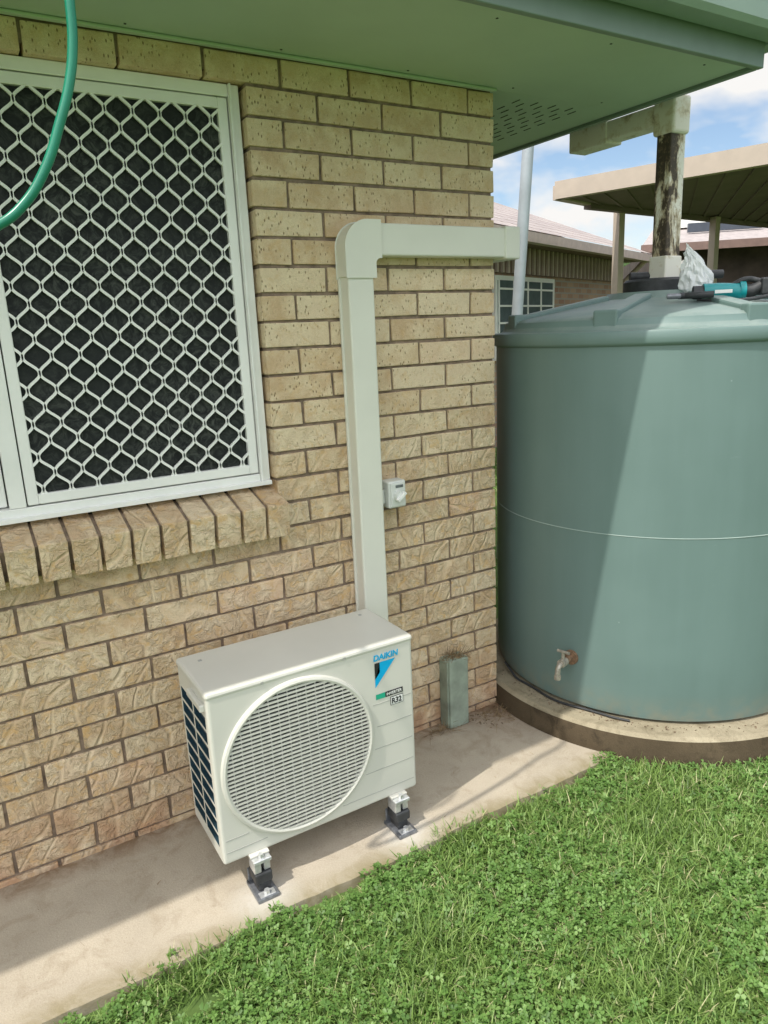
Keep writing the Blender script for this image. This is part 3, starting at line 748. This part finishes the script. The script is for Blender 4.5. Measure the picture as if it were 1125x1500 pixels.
for i in range(5): obox('window_bar',.91+i*.45,.94+i*.45,.38,.3915,1.21,2.18,M_white,nh)
for i in range(4): obox('window_rail',.91,2.74,.379,.3799+.011,1.40+i*.22,1.425+i*.22,M_white,nh)
tube('downpipe_n',[NP(5.9,-.05,ez-.05),NP(5.95,.35,ez-.4),NP(5.95,.38,0)],.045,M_nf,nh)
pr=empty('patio_roof')
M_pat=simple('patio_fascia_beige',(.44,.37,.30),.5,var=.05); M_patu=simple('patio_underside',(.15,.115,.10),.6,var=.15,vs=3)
zr=2.97
A_=(.34,9.0);B_=(6.2,5.54);D_=(.72,9.6);C_=(7.2,17.0)
low=[fr(*A_,zr),fr(*B_,zr),fr(*C_,zr+.0),fr(*D_,zr)]
up=[p+Vector((0,0,.16)) for p in low]
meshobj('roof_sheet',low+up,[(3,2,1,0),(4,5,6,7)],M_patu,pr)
def rail(name,p,q,z0,z1,w,mat):
    d=(q-p); d.z=0; d.normalize(); s=Vector((-d.y,d.x,0))*w
    v=[p-s,p+s,q+s,q-s]; vs=[Vector((a.x,a.y,z0)) for a in v]+[Vector((a.x,a.y,z1)) for a in v]
    meshobj(name,vs,[(3,2,1,0),(4,5,6,7),(0,1,5,4),(1,2,6,5),(2,3,7,6),(3,0,4,7)],mat,pr)
rail('front_gutter',low[0],low[1],zr-.02,zr+.165,.05,M_pat)
rail('side_gutter',low[0],low[3],zr-.02,zr+.13,.05,M_pat)
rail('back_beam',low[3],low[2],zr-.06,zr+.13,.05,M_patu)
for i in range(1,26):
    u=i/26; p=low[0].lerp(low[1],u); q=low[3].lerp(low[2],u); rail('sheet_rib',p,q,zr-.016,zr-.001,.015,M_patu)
for (s,D) in ((1.16,10.2),(2.62,11.6),(4.2,7.3)):
    p=fr(s,D,0); boxes('post',[((p.x-.05,p.y-.05,-.03),(p.x+.05,p.y+.05,zr-.02))],M_pat,pr)
fh=empty('brick_house.002')
def fbox(name,s0,s1,D0,D1,z0,z1,mat):
    bm=bmesh.new(); P=[fr(s,D,z) for s in (s0,s1) for D in (D0,D1) for z in (z0,z1)]
    v=[bm.verts.new(p) for p in P]
    for f in ((0,1,3,2),(4,6,7,5),(0,4,5,1),(2,3,7,6),(0,2,6,4),(1,5,7,3)): bm.faces.new([v[i] for i in f])
    return bmobj(name,bm,mat,fh)
fbox('wall',2.35,14,15.4,22,-.03,2.85,simple('far_wall_brown_shaded',(.07,.05,.042),.9,var=.4,vs=3))  # brown taken near black, painting in the shade beneath the patio roof
fbox('fascia',2.1,14,14.8,14.9,2.78,2.92,M_nfd)
quad('roof_slope',[fr(2.1,14.8,2.9),fr(14,14.8,2.9),fr(14,18.5,3.62),fr(2.9,18.5,3.62)],simple('far_roof',(.34,.30,.29),.8,var=.2,vs=12),fh)
fbox('solar_heater_tank',3.0,4.3,17.4,17.8,3.45,3.80,M_white)
fbox('solar_panel',3.2,4.6,16.4,16.5,3.25,3.42,simple('panel_dark',(.05,.06,.08),.2))
vs=[];fs=[]
for (s,D,z,r) in ((-2,40,3.0,2.2),(2.6,40,3.7,1.5),(4.2,44,4.8,1.7),(6.5,46,4.0,2.5),(10,42,4.5,3),(16,40,4.5,3.4),(-8,42,4,3.5)):
    for i in range(900):
        p=Vector((random.gauss(0,1),random.gauss(0,1),random.gauss(0,1))).normalized()*r*random.uniform(.5,1)*(1+.25*mn.noise(Vector((s,i*.001,D))))
        c=fr(s,D,z-1)+Vector((p.x,p.y,p.z*.9))
        a=Vector((random.gauss(0,1),random.gauss(0,1),random.gauss(0,1))).normalized()*.22; b=a.cross(Vector((random.gauss(0,1),random.gauss(0,1),1))).normalized()*.16
        k=len(vs); vs+= [c-a,c-b,c+a,c+b]; fs.append((k,k+1,k+2,k+3))
meshobj('distant_trees',vs,fs,simple('tree_foliage',(.06,.11,.03),.8,var=.4,vs=3))
# ------------------------------------------------------------ light
sd=Vector((.60,.133,-1)).normalized()
sun=bpy.data.lights.new('sun','SUN'); sun.energy=3.9; sun.angle=math.radians(.6); sun.color=(1,.95,.86)
so=bpy.data.objects.new('sun',sun); so.rotation_euler=sd.to_track_quat('-Z','Y').to_euler(); so.location=(-3,-3,8); COL.objects.link(so)
w=bpy.data.worlds.new('World'); scene.world=w; w.use_nodes=True; t=w.node_tree; bgd=t.nodes['Background']
sky=t.nodes.new('ShaderNodeTexSky'); sky.sky_type='NISHITA'; sky.sun_disc=False
sky.sun_elevation=math.asin(-sd.z); sky.sun_rotation=math.atan2(-sd.x,-sd.y); sky.air_density=1.0; sky.dust_density=.4
tc=t.nodes.new('ShaderNodeTexCoord'); mp=t.nodes.new('ShaderNodeMapping'); mp.inputs['Scale'].default_value=(1,1,2.0); mp.inputs['Location'].default_value=(1.75,.62,.35)
t.links.new(tc.outputs['Generated'],mp.inputs[0])
nz=t.nodes.new('ShaderNodeTexNoise'); nz.inputs['Scale'].default_value=3.6; nz.inputs['Detail'].default_value=5; nz.inputs['Roughness'].default_value=.55; nz.inputs['Distortion'].default_value=.15
t.links.new(mp.outputs[0],nz.inputs['Vector'])
rp=t.nodes.new('ShaderNodeValToRGB'); rp.color_ramp.elements[0].position=.44; rp.color_ramp.elements[1].position=.57
t.links.new(nz.outputs['Fac'],rp.inputs[0])
dt=t.nodes.new('ShaderNodeVectorMath'); dt.operation='DOT_PRODUCT'; dt.inputs[1].default_value=tuple(Vector((-.36,-.16,1)).normalized()); t.links.new(tc.outputs['Generated'],dt.inputs[0])
mr=t.nodes.new('ShaderNodeMapRange'); t.links.new(dt.outputs['Value'],mr.inputs[0]); mr.inputs[1].default_value=.1; mr.inputs[2].default_value=1; mr.inputs[3].default_value=6.4; mr.inputs[4].default_value=28
cv=t.nodes.new('ShaderNodeVectorMath'); cv.operation='SCALE'; cv.inputs[0].default_value=(1,.985,.96); t.links.new(mr.outputs[0],cv.inputs['Scale'])
mx=t.nodes.new('ShaderNodeMix'); mx.data_type='RGBA'; t.links.new(cv.outputs[0],mx.inputs[7])
t.links.new(rp.outputs[0],mx.inputs[0]); t.links.new(sky.outputs[0],mx.inputs[6]); t.links.new(mx.outputs[2],bgd.inputs['Color'])
bgd.inputs['Strength'].default_value=.15
# ------------------------------------------------------------ camera
yaw,pitch,roll=.5354,-.2464,-.0444
f=Vector((math.sin(yaw)*math.cos(pitch),math.cos(yaw)*math.cos(pitch),math.sin(pitch)))
r=Vector((math.cos(yaw),-math.sin(yaw),0)); u=r.cross(f)
r2=math.cos(roll)*r+math.sin(roll)*u; u2=-math.sin(roll)*r+math.cos(roll)*u
cam=bpy.data.cameras.new('camera'); co=bpy.data.objects.new('camera',cam); COL.objects.link(co)
cam.sensor_fit='VERTICAL'; cam.sensor_height=36; cam.lens=36*1061.78/1500; cam.clip_end=500; cam.clip_start=.05
co.matrix_world=Matrix(((r2.x,u2.x,-f.x,CAM[0]),(r2.y,u2.y,-f.y,CAM[1]),(r2.z,u2.z,-f.z,CAM[2]),(0,0,0,1)))
scene.camera=co
